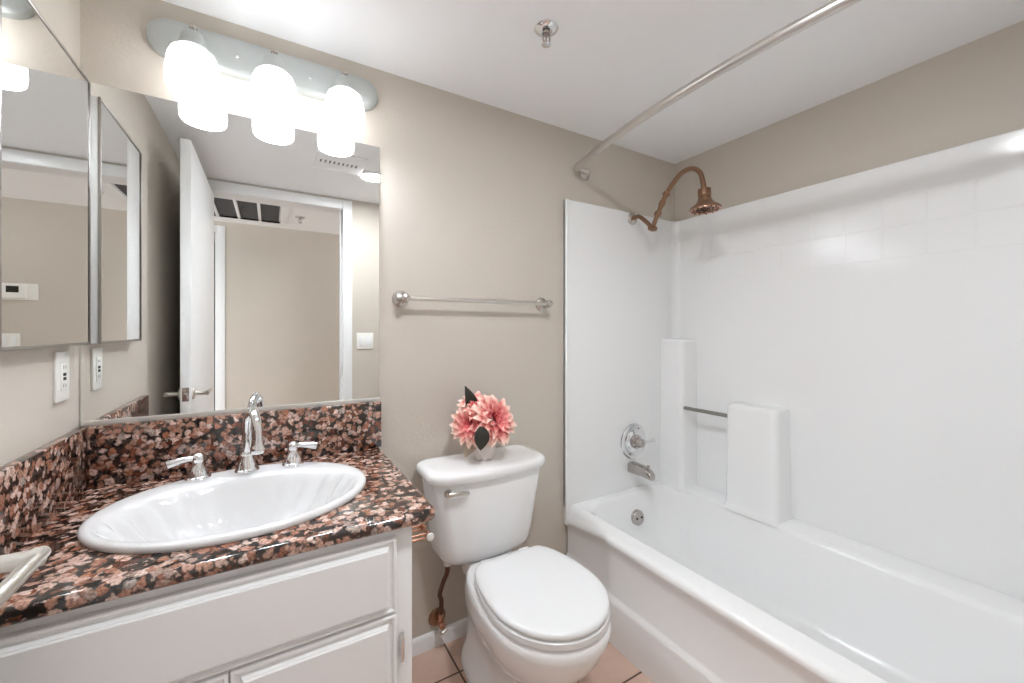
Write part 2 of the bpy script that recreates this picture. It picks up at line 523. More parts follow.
def tower(x0, y0, y1, ztop, name):
    t = B()
    # plan: rounded front corner, runs into the wall panel; draft towards the top
    def ring(z, e, top=0):
        xa = x0 + e
        ya = y0 + e
        rad = .028
        pts = [Vector((SXR + .006, ya, z))]
        for k in range(7):
            a = R(90 * k / 6)
            pts.append(Vector((xa + rad - rad * sin(a), ya + rad - rad * cos(a), z)))
        if y1 >= SY:
            pts.append(Vector((xa, SY + .004, z))); pts.append(Vector((SXR + .006, SY + .004, z)))
        else:
            yb_ = y1 - e
            for k in range(7):
                a = R(90 * k / 6)
                pts.append(Vector((xa + rad - rad * cos(a), yb_ - rad + rad * sin(a), z)))
            pts.append(Vector((SXR + .006, yb_, z)))
        return pts
    t.loft([ring(RZ - .01, -.012), ring(RZ + .012, -.002), ring(RZ + .03, 0), ring(ztop - .02, .004), ring(ztop - .008, .007), ring(ztop - .001, .016), ring(ztop, .028)], False, True)
    return finish(name, t, M['acrylic'], tub, angle=50)
tower(1.808, 1.345, SY, 1.138, 'shelf_column')
tower(1.812, .895, 1.125, .845, 'soap_ledge')
finish('grab_bar', B().tube([(1.836, 1.36, .784), (1.836, 1.11, .784)], .0095, 16), M['grab'], tub)['label'] = 'grey grab bar'

# ------------------------------------------------------------------ tub fittings
def on_end(x, z): return (x, SY, z)
v = thing('tub_valve', (1.60, SY, .617), 'round chrome shower valve with lever on the white end panel', 'shower valve')
VC = (1.60, SY, .617)
finish('escutcheon', B().lathe([(0, 0), (.086, 0), (.090, .003), (.088, .007), (.076, .010), (.060, .008), (.050, .010), (.044, .014), (.030, .016), (0, .016)], VC, (0, -1, 0), 48), M['chrome'], v)
finish('valve_stem', B().lathe([(.034, .014), (.035, .028), (.028, .032), (.024, .036), (.024, .052), (.020, .062), (.008, .068), (0, .068)], VC, (0, -1, 0), 32), M['pewter'], v)
finish('lever', B().tube([(VC[0] + .01, VC[1] - .046, VC[2]), (VC[0] + .05, VC[1] - .055, VC[2] + .003), (VC[0] + .085, VC[1] - .060, VC[2] + .006)], [.009, .008, .010], 14), M['chrome'], v)
for dx in (-.062, .062): finish('screw', B().sphere((VC[0] + dx * .5, VC[1] - .010, VC[2] + dx), .005, 10, 6), M['pewter'], v)

sp = B()
SPC = Vector((1.585, SY, .488))
rings = []
for d, hw_, zt, zb in ((0, .026, .026, -.028), (.02, .026, .028, -.028), (.07, .026, .026, -.026), (.105, .025, .020, -.026), (.125, .022, .012, -.028), (.137, .018, .000, -.030)):
    ring = []
    for k in range(20):
        a = 2 * pi * k / 20
        cx_, sz_ = cos(a), sin(a)
        cx_ = math.copysign(abs(cx_) ** .6, cx_); sz_ = math.copysign(abs(sz_) ** .6, sz_)
        ring.append(Vector((SPC.x + hw_ * cx_, SPC.y - d, SPC.z + (zt + zb) / 2 + (zt - zb) / 2 * sz_)))
    rings.append(ring)
sp.loft(rings)
spt = thing('tub_spout', (SPC.x, SPC.y, SPC.z), 'metal tub spout under the round shower valve', 'tub spout')
finish('spout_body', sp, M['pewter'], spt)
finish('diverter_knob', B().lathe([(.004, 0), (.004, .012), (.007, .014), (.007, .02), (0, .021)], (SPC.x, SPC.y - .112, SPC.z + .016), (0, 0, 1), 14), M['pewter'], spt)

OV = Vector((1.555, 1.405, .262))
n_ov = Vector((0, -1, .12)).normalized()
ov = thing('overflow_plate', OV, 'small round metal overflow cover inside the tub end', 'overflow cover')
finish('plate', B().lathe([(0, -.03), (.036, -.03), (.036, .004), (.033, .008), (.012, .010), (0, .010)], OV, n_ov, 32), M['pewter'], ov)
for dx in (-.016, .016): finish('screw', B().sphere(OV + n_ov * .010 + Vector((dx, 0, 0)), .005, 10, 6), M['dark'], ov)

# shower head with wall elbow and gooseneck
shw = thing('gooseneck_shower', (1.59, SY, 1.753), 'bronze shower head on a gooseneck arm over the tub', 'shower head')
P0 = Vector((1.59, SY, 1.753))
finish('flange', B().lathe([(0, 0), (.030, 0), (.031, .004), (.026, .010), (.014, .014), (0, .014)], P0, (0, -1, 0), 28), M['nickel'], shw)
finish('wall_pipe', B().tube(spline([P0, P0 + Vector((0, -.045, .001)), P0 + Vector((0, -.085, -.028)), P0 + Vector((0, -.125, -.068))], 6), .0105, 14), M['bronze'], shw)
JT = P0 + Vector((0, -.132, -.076))
finish('pivot_joint', B().sphere(JT, .016, 16, 10).lathe([(.011, -.022), (.013, -.018), (.013, .018), (.011, .022)], JT, (1, 0, 0), 18), M['bronze'], shw)
arm = [JT, JT + Vector((0, -.032, .062)), JT + Vector((0, -.075, .135)), JT + Vector((0, -.115, .180)), JT + Vector((0, -.165, .214)), JT + Vector((0, -.215, .215)), JT + Vector((0, -.252, .186)), JT + Vector((0, -.268, .135)), JT + Vector((0, -.272, .10))]
arm = spline(arm, 7)
finish('gooseneck_arm', B().tube(arm, .0105, 16), M['bronze'], shw)
col = B()
for a_, rr in ((.35, .0165), (.75, .0145), (1.1, .0165)):
    i0 = int(a_ * 10) + 3
    col.tube([arm[i0], arm[i0 + 1], arm[i0 + 2]], rr, 16)
finish('collar', col, M['bronze'], shw)
HC = JT + Vector((0, -.273, .105))
hx = Vector((0, -.05, -1)).normalized()
finish('spray_bell', B().lathe([(0, -.004), (.026, -.002), (.027, .026), (.024, .030), (.028, .044), (.036, .058), (.050, .070), (.062, .078), (.064, .084), (.061, .088)], HC, hx, 40, True, False), M['bronze'], shw)
finish('spray_face', B().lathe([(0, .086), (.061, .086), (.061, .089), (.045, .089), (.044, .086), (.0, .086)], HC, hx, 36), M['copper'], shw)
noz = B()
q = Vector((0, 0, 1)).rotation_difference(hx)
for nr, rr in ((12, .050), (9, .032), (5, .015)):
    for k in range(nr):
        a = 2 * pi * k / nr
        noz.lathe([(.0042, .086), (.0036, .0925), (0, .0925)], HC + q @ Vector((rr * cos(a), rr * sin(a), 0)), hx, 8)
finish('nozzle', noz, M['rubber'], shw)['kind'] = 'stuff'

# curved curtain rod
cr = thing('shower_curtain_rod', (1.286, YB, 1.935), 'curved metal shower curtain rod just below the ceiling', 'curtain rod')
pts = []
zr = 1.935
for k in range(25):
    f = k / 24
    y = 1.462 - f * (1.462 - (YF + .04))
    x = 1.218 - .100 * (1 - (2 * f - 1) ** 2) ** .95
    pts.append((x, y, zr))
rod = spline([(1.283, 1.475, zr), (1.262, 1.470, zr)] + pts[0:] + [(1.262, YF + .03, zr), (1.283, YF + .025, zr)], 4)
finish('rod', B().tube(rod, .0148, 18), M['rod_metal'], cr)
for yw, s in ((YB, -1), (YF, 1)):
    f = B()
    f.lathe([(0, 0), (.030, 0), (.031, .006), (.027, .014), (.018, .018), (.016, .030), (0, .030)], (1.290, yw, zr - .006), (0, s, 0), 28)
    f.sphere((1.285, yw + s * .028, zr), .017, 16, 10)
    finish('wall_flange', f, M['rod_metal'], cr)

# ------------------------------------------------------------------ towel bar
tbz = 1.298
tw = thing('towel_bar', (.73, YB, tbz), 'brushed nickel towel bar on the beige wall above the toilet', 'towel bar')
xa, xb = .412, 1.040
for x in (xa, xb):
    p = B()
    p.lathe([(0, 0), (.029, 0), (.031, .004), (.029, .010), (.020, .015), (.013, .020), (.0105, .028), (.0105, .046), (.014, .052), (.017, .060), (.014, .072), (.006, .076), (0, .077)], (x, YB, tbz), (0, -1, 0), 30)
    p.lathe([(0, -.022), (.006, -.022), (.010, -.014), (.012, 0), (.010, .014), (.006, .022), (0, .022)], (x, YB - .060, tbz), (1, 0, 0), 18)
    finish('bar_post', p, M['nickel'], tw)
finish('bar', B().tube([(xa, YB - .060, tbz), (xb, YB - .060, tbz)], .0085, 18), M['satin'], tw)

# ------------------------------------------------------------------ wall mirror and mirrored cabinet
MX1, MZ0, MZ1 = .336, .925, 1.838
mir = B().box(XL + .001, MX1, YB - .006, YB - .0005, MZ0, MZ1, .0008, 1)
mo = tag(finish('wall_mirror', mir, M['mirror']), 'large frameless mirror on the back wall above the granite backsplash', 'mirror')
finish('bottom_channel', B().box(XL + .003, MX1, YB - .0085, YB - .0063, MZ0 + .004, MZ0 + .018, .0008), M['channel'], mo)['label'] = 'pale metal bottom channel'
mc = thing('medicine_cabinet', (-.42, 1.275, 1.145), 'mirrored medicine cabinet with thin steel frame on left wall', 'cabinet')
cx0, cx1, cy0, cy1, cz0, cz1 = XL, -.399, 1.046, 1.458, 1.145, 1.820
finish('cabinet_body', B().box(cx0 + .0005, cx1 - .0065, cy0 + .001, cy1 - .001, cz0 + .001, cz1 - .001, .001), M['white_paint'], mc)
finish('mirror_door', B().box(cx1 - .006, cx1 - .001, cy0 + .004, cy1 - .004, cz0 + .004, cz1 - .004, .0006, 1), M['mirror'], mc)
fr = B()
w = .007
fr.box(cx1 - .006, cx1 + .001, cy0, cy0 + w, cz0, cz1, .001)
fr.box(cx1 - .006, cx1 + .001, cy1 - w, cy1, cz0, cz1, .001)
fr.box(cx1 - .006, cx1 + .001, cy0 + w, cy1 - w, cz0, cz0 + w, .001)
fr.box(cx1 - .006, cx1 + .001, cy0 + w, cy1 - w, cz1 - w, cz1, .001)
finish('door_frame', fr, M['steel_frame'], mc)

# ------------------------------------------------------------------ vanity light
vl = thing('vanity_light', (.016, YB, 2.01), 'grey three-lamp vanity light with glowing glass shades above the mirror', 'wall light')
def stadium(x0, x1, zc, h, y, n=16):
    p = []
    for k in range(n + 1):
        a = R(90 - 180 * k / n); p.append(Vector((x1 - h + h * cos(a), y, zc + h * sin(a))))
    for k in range(n + 1):
        a = R(270 - 180 * k / n); p.append(Vector((x0 + h + h * cos(a), y, zc + h * sin(a))))
    return p
LZ = 2.008
bp = B()
rs = []
for d, e in ((0, 0), (.012, 0), (.018, .003), (.022, .012), (.024, .02)):
    rs.append(stadium(-.298 + e, .330 - e, LZ, .056 - e, YB - d))
bp.loft(rs)
finish('backplate', bp, M['fixture'], vl)
for x in (-.086, .112):
    finish('screw', B().sphere((x, YB - .025, LZ - .002), (.005, .003, .005), 12, 8), M['chrome'], vl)
LY = 1.395
for x in (-.180, .010, .205):
    a = B()
    a.lathe([(.022, .018), (.024, .026), (.014, .034), (.012, .04)], (x, YB, LZ - .005), (0, -1, 0), 24)
    a.tube(spline([(x, YB - .03, LZ - .005), (x, YB - .07, LZ - .006), (x, LY + .012, LZ - .016), (x, LY, LZ - .034)], 5), .010, 14)
    finish('lamp_arm', a, M['fixture'], vl)
    c = B()
    c.lathe([(.0, .022), (.012, .022), (.022, .017), (.028, .006), (.031, -.014), (.031, -.026), (.028, -.028)], (x, LY, LZ - .038), (0, 0, 1), 28, True, True)
    cup = finish('lamp_socket', c, M['fixture'], vl)
    f = B().lathe([(.005, 0), (.005, .006), (.008, .009), (.009, .014), (.006, .018), (0, .019)], (x, LY, LZ - .018), (0, 0, 1), 18)
    finish('finial', f, M['pewter'], cup)['label'] = 'small dark finial'
    s = B()
    s.lathe([(.026, 0), (.038, -.003), (.049, -.013), (.056, -.030), (.0605, -.060), (.062, -.088), (.060, -.106), (.057, -.112), (.053, -.112), (.057, -.088), (.055, -.060), (.051, -.032), (.042, -.016), (.026, -.007)],
            (x, LY, LZ - .062), (0, 0, 1), 36, False, False)
    sh = finish('lamp_shade', s, M['shade'], vl)
    bl = B().sphere((x, LY, LZ - .134), (.026, .026, .032), 16, 10)
    finish('bulb', bl, M['bulb'], sh)

# ------------------------------------------------------------------ vanity cabinet
CX1, CY0 = .278, .915        # right side and face of the cabinet
CT = .742                    # top of the cabinet / underside of the counter
van = thing('vanity_cabinet', (-.07, 1.2, FLOOR), 'white painted vanity cabinet under the granite counter', 'cabinet')
cb = B()
cb.box(XL + .001, XL + .018, CY0 + .018, YB - .001, FLOOR + .09, CT - .001)
cb.box(CX1 - .018, CX1, CY0 + .018, YB - .001, FLOOR + .001, CT - .001)
cb.box(XL + .018, CX1 - .018, CY0 + .018, YB - .001, FLOOR + .09, FLOOR + .11)
cb.box(XL + .001, CX1 - .018, CY0 + .075, CY0 + .09, FLOOR + .001, FLOOR + .09)
finish('cabinet_body', cb, M['white_paint'], van)
ff = B()
ff.box(XL + .001, XL + .03, CY0, CY0 + .018, FLOOR + .09, CT - .001, .001)
ff.box(CX1 - .040, CX1, CY0, CY0 + .018, FLOOR + .001, CT - .001, .001)
ff.box(XL + .03, CX1 - .040, CY0, CY0 + .018, CT - .04, CT - .001, .001)
ff.box(XL + .03, CX1 - .040, CY0, CY0 + .018, .535, .575, .001)
ff.box(XL + .03, CX1 - .040, CY0, CY0 + .018, FLOOR + .09, FLOOR + .13, .001)
ff.box(-.085, -.045, CY0, CY0 + .018, FLOOR + .13, .535, .001)
finish('face_frame', ff, M['white_paint'], van)
def raised_panel(x0, x1, z0, z1):
    b = B()
    def loop(e, d):
        return [Vector((x0 + e, CY0 - d, z0 + e)), Vector((x1 - e, CY0 - d, z0 + e)), Vector((x1 - e, CY0 - d, z1 - e)), Vector((x0 + e, CY0 - d, z1 - e))]
    b.loft([loop(.0, .0005), loop(0, .010), loop(.0015, .0125), loop(.006, .0135), loop(.0075, .0115), loop(.0085, .0085), loop(.012, .0075), loop(.0155, .0085), loop(.0175, .0125), loop(.019, .0165), loop(.0205, .0170), loop(.0212, .0200), loop(.0225, .0212)])
    return b
finish('drawer_front', raised_panel(XL + .012, .240, .560, .724), M['white_paint'], van, angle=20)
for x0, x1, hx_ in ((-.063, .240, .248), (XL + .012, -.066, XL + .02)):
    d = finish('cabinet_door', raised_panel(x0, x1, FLOOR + .10, .555), M['white_paint'], van, angle=20)
    for z in (.475, .13):
        h = B().lathe([(0, -.034), (.004, -.034), (.0045, -.028), (.0055, -.026), (.0055, .026), (.0045, .028), (.004, .034), (0, .034)], (hx_ + .006, CY0 - .0058, z), (0, 0, 1), 12)
        finish('hinge', h, M['chrome'], d)['label'] = 'chrome hinge'

# paper holder on the side of the cabinet: copper arms, white roller
PH = .630
ph = thing('paper_holder', (CX1, 1.11, PH), 'empty toilet paper holder of copper rods with white round ends beside the cabinet', 'paper holder')
for y in (1.060, 1.112):
    a = B()
    a.lathe([(0, -.002), (.014, -.002), (.015, .003), (.011, .007), (.006, .010), (0, .010)], (CX1, y, PH), (1, 0, 0), 24)
    a.tube([(CX1 + .006, y, PH + .005), (.360, y, PH + .005)], .0036, 12)
    a.tube([(CX1 + .006, y, PH - .006), (.360, y, PH - .006)], .0032, 12)
    a.lathe([(0, -.006), (.010, -.006), (.011, 0), (.010, .006), (0, .006)], (.366, y, PH), (0, 1, 0), 20)
    finish('holder_arm', a, M['copper'], ph)
finish('roller', B().tube([(.366, 1.05, PH), (.366, 1.122, PH)], .0045, 14), M['copper'], ph)
for y in (1.042, 1.118):
    finish('roller_end', B().lathe([(0, 0), (.009, .002), (.0105, .005), (.0105, .008), (.008, .010), (0, .010)], (.368, y, PH - .001), (0, 1, 0), 24), M['plate'], ph)['label'] = 'white round roller end'

# ------------------------------------------------------------------ granite countertop with sink cut-out
SC = (-.055, 1.183)
KX0, KX1, KY0, KY1, KZ0, KZ1 = XL + .0015, .333, .892, YB - .0015, .7425, .771
ct = thing('granite_countertop', (-.05, 1.18, KZ0), 'speckled brown granite vanity countertop with backsplash against two walls', 'countertop')
N_ = 144
angs = sorted(set([2 * pi * k / N_ for k in range(N_)] + [math.atan2(y - SC[1], x - SC[0]) % (2 * pi) for x in (KX0, KX1) for y in (KY0, KY1)]))
def rect_pt(a, e, z):
    # corner (front right) slightly rounded
    dx, dy = cos(a), sin(a)
    x0, x1, y0, y1 = KX0, KX1 - e, KY0 + e, KY1
    t = 1e9
    if dx > 1e-9: t = min(t, (x1 - SC[0]) / dx)
    if dx < -1e-9: t = min(t, (x0 - SC[0]) / dx)
    if dy > 1e-9: t = min(t, (y1 - SC[1]) / dy)
    if dy < -1e-9: t = min(t, (y0 - SC[1]) / dy)
    px, py = SC[0] + dx * t, SC[1] + dy * t
    rc = .022
    ccx, ccy = x1 - rc, y0 + rc
    if px > ccx and py < ccy:
        v2 = Vector((px - ccx, py - ccy)).normalized() * rc
        px, py = ccx + v2.x, ccy + v2.y
    return Vector((px, py, z))
def ell(a, ra, rb, z): 
    # ellipse point on the same ray
    k = 1 / math.sqrt((cos(a) / ra) ** 2 + (sin(a) / rb) ** 2)
    return Vector((SC[0] + k * cos(a), SC[1] + k * sin(a), z))
loops = [[ell(a, .254, .213, KZ0) for a in angs], [ell(a, .254, .213, KZ1) for a in angs]]
r_ = .011
loops += [[rect_pt(a, r_, KZ1) for a in angs]]
for k in range(1, 5):
    t_ = R(90 * k / 4)
    loops += [[rect_pt(a, r_ - r_ * sin(t_), KZ1 - r_ + r_ * cos(t_)) for a in angs]]
for k in range(0, 5):
    t_ = R(90 * k / 4)
    loops += [[rect_pt(a, r_ - r_ * cos(t_), KZ0 + r_ - r_ * sin(t_)) for a in angs]]
loops += [[ell(a, .254, .213, KZ0) for a in angs]]
cbm = B().loft(loops, False, False)
finish('counter_slab', cbm, M['granite'], ct)
finish('back_splash', B().box(KX0 + .021, .338, YB - .0275, YB - .0065, KZ1, .930, .002), M['granite'], ct)
finish('side_splash', B().box(KX0, KX0 + .0205, KY0 + .004, YB - .0065, KZ1, .930, .002), M['granite'], ct)

# ------------------------------------------------------------------ sink
sk = B()
SN = 192
prof = [  # (radius a, radius b, centre y shift, z, flute)
    (.279, .230, 0, KZ1 + .0005, 0), (.281, .232, 0, KZ1 + .005, 0), (.2805, .2315, 0, KZ1 + .010, 0), (.277, .228, 0, KZ1 + .0135, 0),
    (.270, .222, 0, KZ1 + .0145, 0), (.262, .210, -.005, KZ1 + .0143, 0), (.256, .189, -.020, KZ1 + .0135, .03),
    (.250, .177, -.027, KZ1 + .0110, .18), (.242, .170, -.029, KZ1 + .004, .48), (.228, .161, -.030, KZ1 - .014, .85), (.208, .148, -.031, KZ1 - .043, 1.0),
    (.182, .130, -.030, KZ1 - .074, 1.0), (.150, .107, -.028, KZ1 - .098, .7), (.110, .080, -.024, KZ1 - .114, .4), (.065, .050, -.020, KZ1 - .122, .1), (.03, .026, -.018, KZ1 - .125, 0), (.022, .022, -.018, KZ1 - .126, 0)]
def flute(a):
    # scallops fan across both ends; the back stays smooth
    w_ = abs(cos(a)) ** 1.3
    s_ = (a * 22 / (2 * pi)) % 1.0
    return w_ * (sin(pi * s_) ** 2 * 1.1 - .6)
rings = []
for ra, rb, dy, z, fl in prof:
    rings.append([Vector((SC[0] + (ra + fl * .016 * flute(2 * pi * k / SN)) * cos(2 * pi * k / SN),
                          SC[1] + dy + (rb + fl * .014 * flute(2 * pi * k / SN)) * sin(2 * pi * k / SN), z + fl * .005 * flute(2 * pi * k / SN))) for k in range(SN)])
# underside
und = [(.260, .217, -.003, KZ1 + .0002), (.2515, .207, -.006, KZ1 - .003), (.2495, .202, -.010, KZ1 - .025), (.222, .165, -.03, KZ1 - .09), (.12, .09, -.025, KZ1 - .128), (.03, .03, -.018, KZ1 - .135)]
sink = thing('oval_sink', (SC[0], SC[1], KZ1), 'white oval drop-in sink with fluted basin in the granite counter', 'sink')
skb = sk.loft(rings, False, False)
outer = [[Vector((SC[0] + ra * cos(2 * pi * k / SN), SC[1] + dy + rb * sin(2 * pi * k / SN), z)) for k in range(SN)] for ra, rb, dy, z in und]
skb.loft([rings[0]] + outer, False, False)
finish('basin', skb, M['sink_china'], sink, angle=60)
dr = B().lathe([(0, 0), (.010, .001), (.013, .003), (.020, .004), (.024, .002), (.024, -.012), (0, -.012)], (SC[0], SC[1] - .018, KZ1 - .127), (0, 0, 1), 28)
finish('drain', dr, M['chrome'], sink)['label'] = 'chrome drain'

# ------------------------------------------------------------------ widespread faucet
FZ = KZ1 + .0143
fa = thing('faucet', (-.055, 1.385, FZ), 'chrome gooseneck faucet with two lever handles at the back of the sink', 'faucet')
sb = B()
F0 = Vector((-.056, 1.366, FZ))
sb.lathe([(0, 0), (.029, 0), (.030, .004), (.028, .008), (.025, .010), (.023, .022), (.017, .038), (.015, .046), (.017, .050), (.015, .055), (.012, .06)], F0, (0, 0, 1), 30)
finish('spout_base', sb, M['chrome'], fa)
d_ = Vector((.026, -.075, 0))
path = [F0 + Vector((0, 0, .05)), F0 + Vector((0, 0, .085)), F0 + Vector((0, 0, .12)) + d_ * .02, F0 + Vector((0, 0, .152)) + d_ * .14, F0 + Vector((0, 0, .172)) + d_ * .48,
        F0 + Vector((0, 0, .158)) + d_ * .86, F0 + Vector((0, 0, .128)) + d_ * 1.0, F0 + Vector((0, 0, .098)) + d_ * 1.02, F0 + Vector((0, 0, .088)) + d_ * 1.02]
pth = spline(path, 7)
finish('spout', B().tube(pth, [.0140 - .0025 * min(1, k / 25) for k in range(len(pth))], 18), M['chrome'], fa)
finish('aerator', B().lathe([(.0125, 0), (.0135, .006), (.0135, .012), (.0165, .018), (.0175, .024), (.0175, .032), (.015, .036), (0, .034)], F0 + Vector((0, 0, .102)) + d_ * 1.02, (0, 0, -1), 24), M['chrome'], fa)
for x, s in ((-.166, -1), (.058, 1)):
    H0 = Vector((x, 1.364, FZ))
    h = B()
    h.lathe([(0, 0), (.028, 0), (.029, .004), (.027, .007), (.024, .009), (.023, .018), (.017, .030), (.012, .038), (.011, .044), (.014, .049), (.015, .056), (.012, .064), (.005, .069), (0, .069)], H0, (0, 0, 1), 28)
    hd = finish('faucet_handle', h, M['chrome'], fa)
    lv = spline([H0 + Vector((0, 0, .056)), H0 + Vector((s * .02, -.006, .057)), H0 + Vector((s * .038, -.010, .055)), H0 + Vector((s * .056, -.014, .052)), H0 + Vector((s * .064, -.016, .050))], 5)
    rr = [.0065 + .004 * min(1, k / 14) for k in range(len(lv))]
    rr[-1] = .006
    finish('lever', B().tube(lv, rr, 16), M['chrome'], hd)

# ------------------------------------------------------------------ toilet
TCX = .700
to = thing('toilet', (TCX, 1.15, FLOOR), 'white two-piece toilet with closed lid between vanity and tub', 'toilet')
def egg(yb, ybw, yc, yf, w, z, n=56, cx=TCX, p=1.0):
    """outline: half ellipse in front of yc, tapering to half-width ybw at yb"""
    pts = []
    h = n // 2
    for k in range(h + 1):           # front half, from right to left through the tip
        a = pi * k / h
        pts.append(Vector((cx + w * cos(a), yc - (yc - yf) * sin(a), z)))
    q_ = n // 4
    left = []
    for k in range(1, q_ + 1):       # left side going back
        t_ = k / q_
        a = t_ * pi / 2
        left.append(Vector((cx - (ybw + (w - ybw) * cos(a)), yc + (yb - yc) * sin(a), z)))
    pts += left
    pts += [Vector((cx + (cx - v_.x), v_.y, z)) for v_ in left[::-1]]
    return pts
bw = B()
bw.loft([egg(1.40, .085, 1.20, 1.00, .116, FLOOR + .0005), egg(1.40, .085, 1.20, .997, .118, FLOOR + .014), egg(1.395, .080, 1.19, 1.004, .110, .012), egg(1.39, .070, 1.18, 1.015, .086, .045), egg(1.39, .065, 1.16, 1.005, .077, .09),
         egg(1.39, .068, 1.13, .975, .084, .13), egg(1.38, .072, 1.09, .920, .110, .175), egg(1.36, .078, 1.05, .858, .142, .225), egg(1.33, .086, 1.01, .812, .166, .285),
         egg(1.30, .094, 1.00, .790, .178, .330), egg(1.28, .098, .995, .783, .181, .355), egg(1.28, .098, .995, .788, .177, .371), egg(1.27, .096, .995, .798, .168, .379)])
finish('bowl', bw, M['porcelain'], to, angle=50)
dk = B()
dk.loft([rrect(TCX - .075, TCX + .075, 1.18, 1.44, .03, .27), rrect(TCX - .088, TCX + .088, 1.18, 1.455, .03, .32), rrect(TCX - .092, TCX + .092, 1.18, 1.46, .03, .338), rrect(TCX - .090, TCX + .090, 1.18, 1.458, .03, .346), rrect(TCX - .085, TCX + .085, 1.185, 1.452, .03, .3485)])
dk.loft([rrect(TCX - .100, TCX + .100, 1.15, 1.262, .025, .30), rrect(TCX - .106, TCX + .106, 1.15, 1.268, .028, .345), rrect(TCX - .106, TCX + .106, 1.15, 1.268, .028, .366), rrect(TCX - .102, TCX + .102, 1.155, 1.262, .026, .3725)])
finish('tank_deck', dk, M['porcelain'], to, angle=50)
def seat_ring(z, e):
    return egg(1.203 - e, .106 - e, .985, .790 + e, .174 - e, z)
st = B()
st.loft([seat_ring(.380, .003), seat_ring(.383, -.002), seat_ring(.398, -.002), seat_ring(.4015, .003)])
finish('seat', st, M['seat_plastic'], to, angle=50)
ld = B()
ld.loft([seat_ring(.4035, .005), seat_ring(.4055, .001), seat_ring(.412, -.001), seat_ring(.4185, .002), seat_ring(.422, .009), seat_ring(.4235, .03), seat_ring(.4245, .08)])
finish('seat_lid', ld, M['seat_plastic'], to, angle=50)
for s in (-1, 1):
    h = B().box(TCX + s * .075 - .022, TCX + s * .075 + .022, 1.196, 1.232, .372, .409, .007, 3)
    finish('seat_hinge', h, M['seat_plastic'], to, angle=50)
# tank: tapered, bowed front, rounded corners
def tank_ring(z, hw_, yf, yb, rad, bow, n=8):
    p = []
    x0, x1 = TCX - .004 - hw_, TCX - .004 + hw_
    for cx_, cy_, a0 in ((x1 - rad * .6, yb - rad * .6, 0), (x0 + rad * .6, yb - rad * .6, 90)):
        for k in range(n + 1):
            a = R(a0 + 90 * k / n); p.append(Vector((cx_ + rad * .6 * cos(a), cy_ + rad * .6 * sin(a), z)))
    for k in range(n + 1):
        a = R(180 + 90 * k / n); p.append(Vector((x0 + rad + rad * cos(a), yf + rad + rad * sin(a), z)))
    for k in range(1, 12):
        f = k / 12; x = x0 + rad + (x1 - x0 - 2 * rad) * f
        p.append(Vector((x, yf - bow * (1 - (2 * f - 1) ** 2), z)))
    for k in range(n + 1):
        a = R(270 + 90 * k / n); p.append(Vector((x1 - rad + rad * cos(a), yf + rad + rad * sin(a), z)))
    return p
tk = B()
tk.loft([tank_ring(.3495, .135, 1.355, 1.455, .05, .004), tank_ring(.352, .155, 1.335, 1.465, .055, .008), tank_ring(.362, .172, 1.317, 1.472, .06, .011), tank_ring(.382, .182, 1.308, 1.476, .06, .013),
         tank_ring(.43, .189, 1.303, 1.478, .055, .015), tank_ring(.55, .204, 1.296, 1.480, .05, .018), tank_ring(.655, .219, 1.290, 1.482, .045, .02), tank_ring(.660, .218, 1.291, 1.482, .045, .02)])
finish('tank', tk, M['porcelain'], to, angle=50)
tl = B()
tl.loft([tank_ring(.660, .224, 1.286, 1.486, .06, .02), tank_ring(.662, .234, 1.276, 1.489, .065, .021), tank_ring(.672, .239, 1.271, 1.490, .068, .021), tank_ring(.683, .239, 1.271, 1.490, .068, .021), tank_ring(.691, .236, 1.274, 1.489, .068, .021), tank_ring(.696, .228, 1.282, 1.487, .065, .020), tank_ring(.699, .205, 1.30, 1.48, .055, .018), tank_ring(.7005, .15, 1.34, 1.46, .04, .01)])
finish('tank_lid', tl, M['porcelain'], to, angle=50)
fl = B()
FX, FY, FZZ = .516, 1.291, .632
fl.lathe([(0, 0), (.013, 0), (.014, .004), (.010, .010), (.008, .016), (0, .016)], (FX, FY, FZZ), (-.25, -1, 0), 20)
fl.tube(spline([(FX - .004, FY - .016, FZZ), (FX + .02, FY - .022, FZZ + .001), (FX + .05, FY - .025, FZZ - .002), (FX + .066, FY - .025, FZZ - .004)], 5), [.008] * 5 + [.0075] * 5 + [.007] * 5 + [.005], 14)
finish('flush_lever', fl, M['nickel'], to)['label'] = 'nickel flush lever'
for s in (-1, 1):
    bc = B().lathe([(.016, 0), (.017, .006), (.013, .016), (.006, .020), (0, .0205)], (TCX + s * .100, 1.20, FLOOR + .014), (0, 0, 1), 18)
    finish('bolt_cap', bc, M['seat_plastic'], to)

# ------------------------------------------------------------------ shutoff valve and supply hose
VX, VZ = .553, .078
sv = thing('shutoff_valve', (VX, YB, VZ), 'bronze water shutoff valve with hose feeding the toilet tank', 'water valve')
finish('escutcheon', B().lathe([(0, 0), (.034, 0), (.035, .003), (.030, .010), (.016, .014), (0, .014)], (VX, YB, VZ), (0, -1, 0), 32), M['bronze'], sv)
vb = B()
vb.lathe([(.008, .01), (.008, .03), (.013, .032), (.013, .062), (.010, .064), (0, .064)], (VX, YB, VZ), (0, -1, 0), 20)
vb.lathe([(.008, 0), (.008, .02), (.011, .021), (.011, .034), (.007, .036)], (VX, YB - .046, VZ + .004), (0, 0, 1), 6)
finish('valve_body', vb, M['copper'], sv)
vh = B()
vh.lathe([(0, 0), (.005, 0), (.005, .014), (.016, .016), (.019, .020), (.016, .026), (0, .027)], (VX, YB - .046, VZ - .008), (.3, -.5, -.75), 6)
finish('valve_handle', vh, M['satin'], sv)
hs = B()
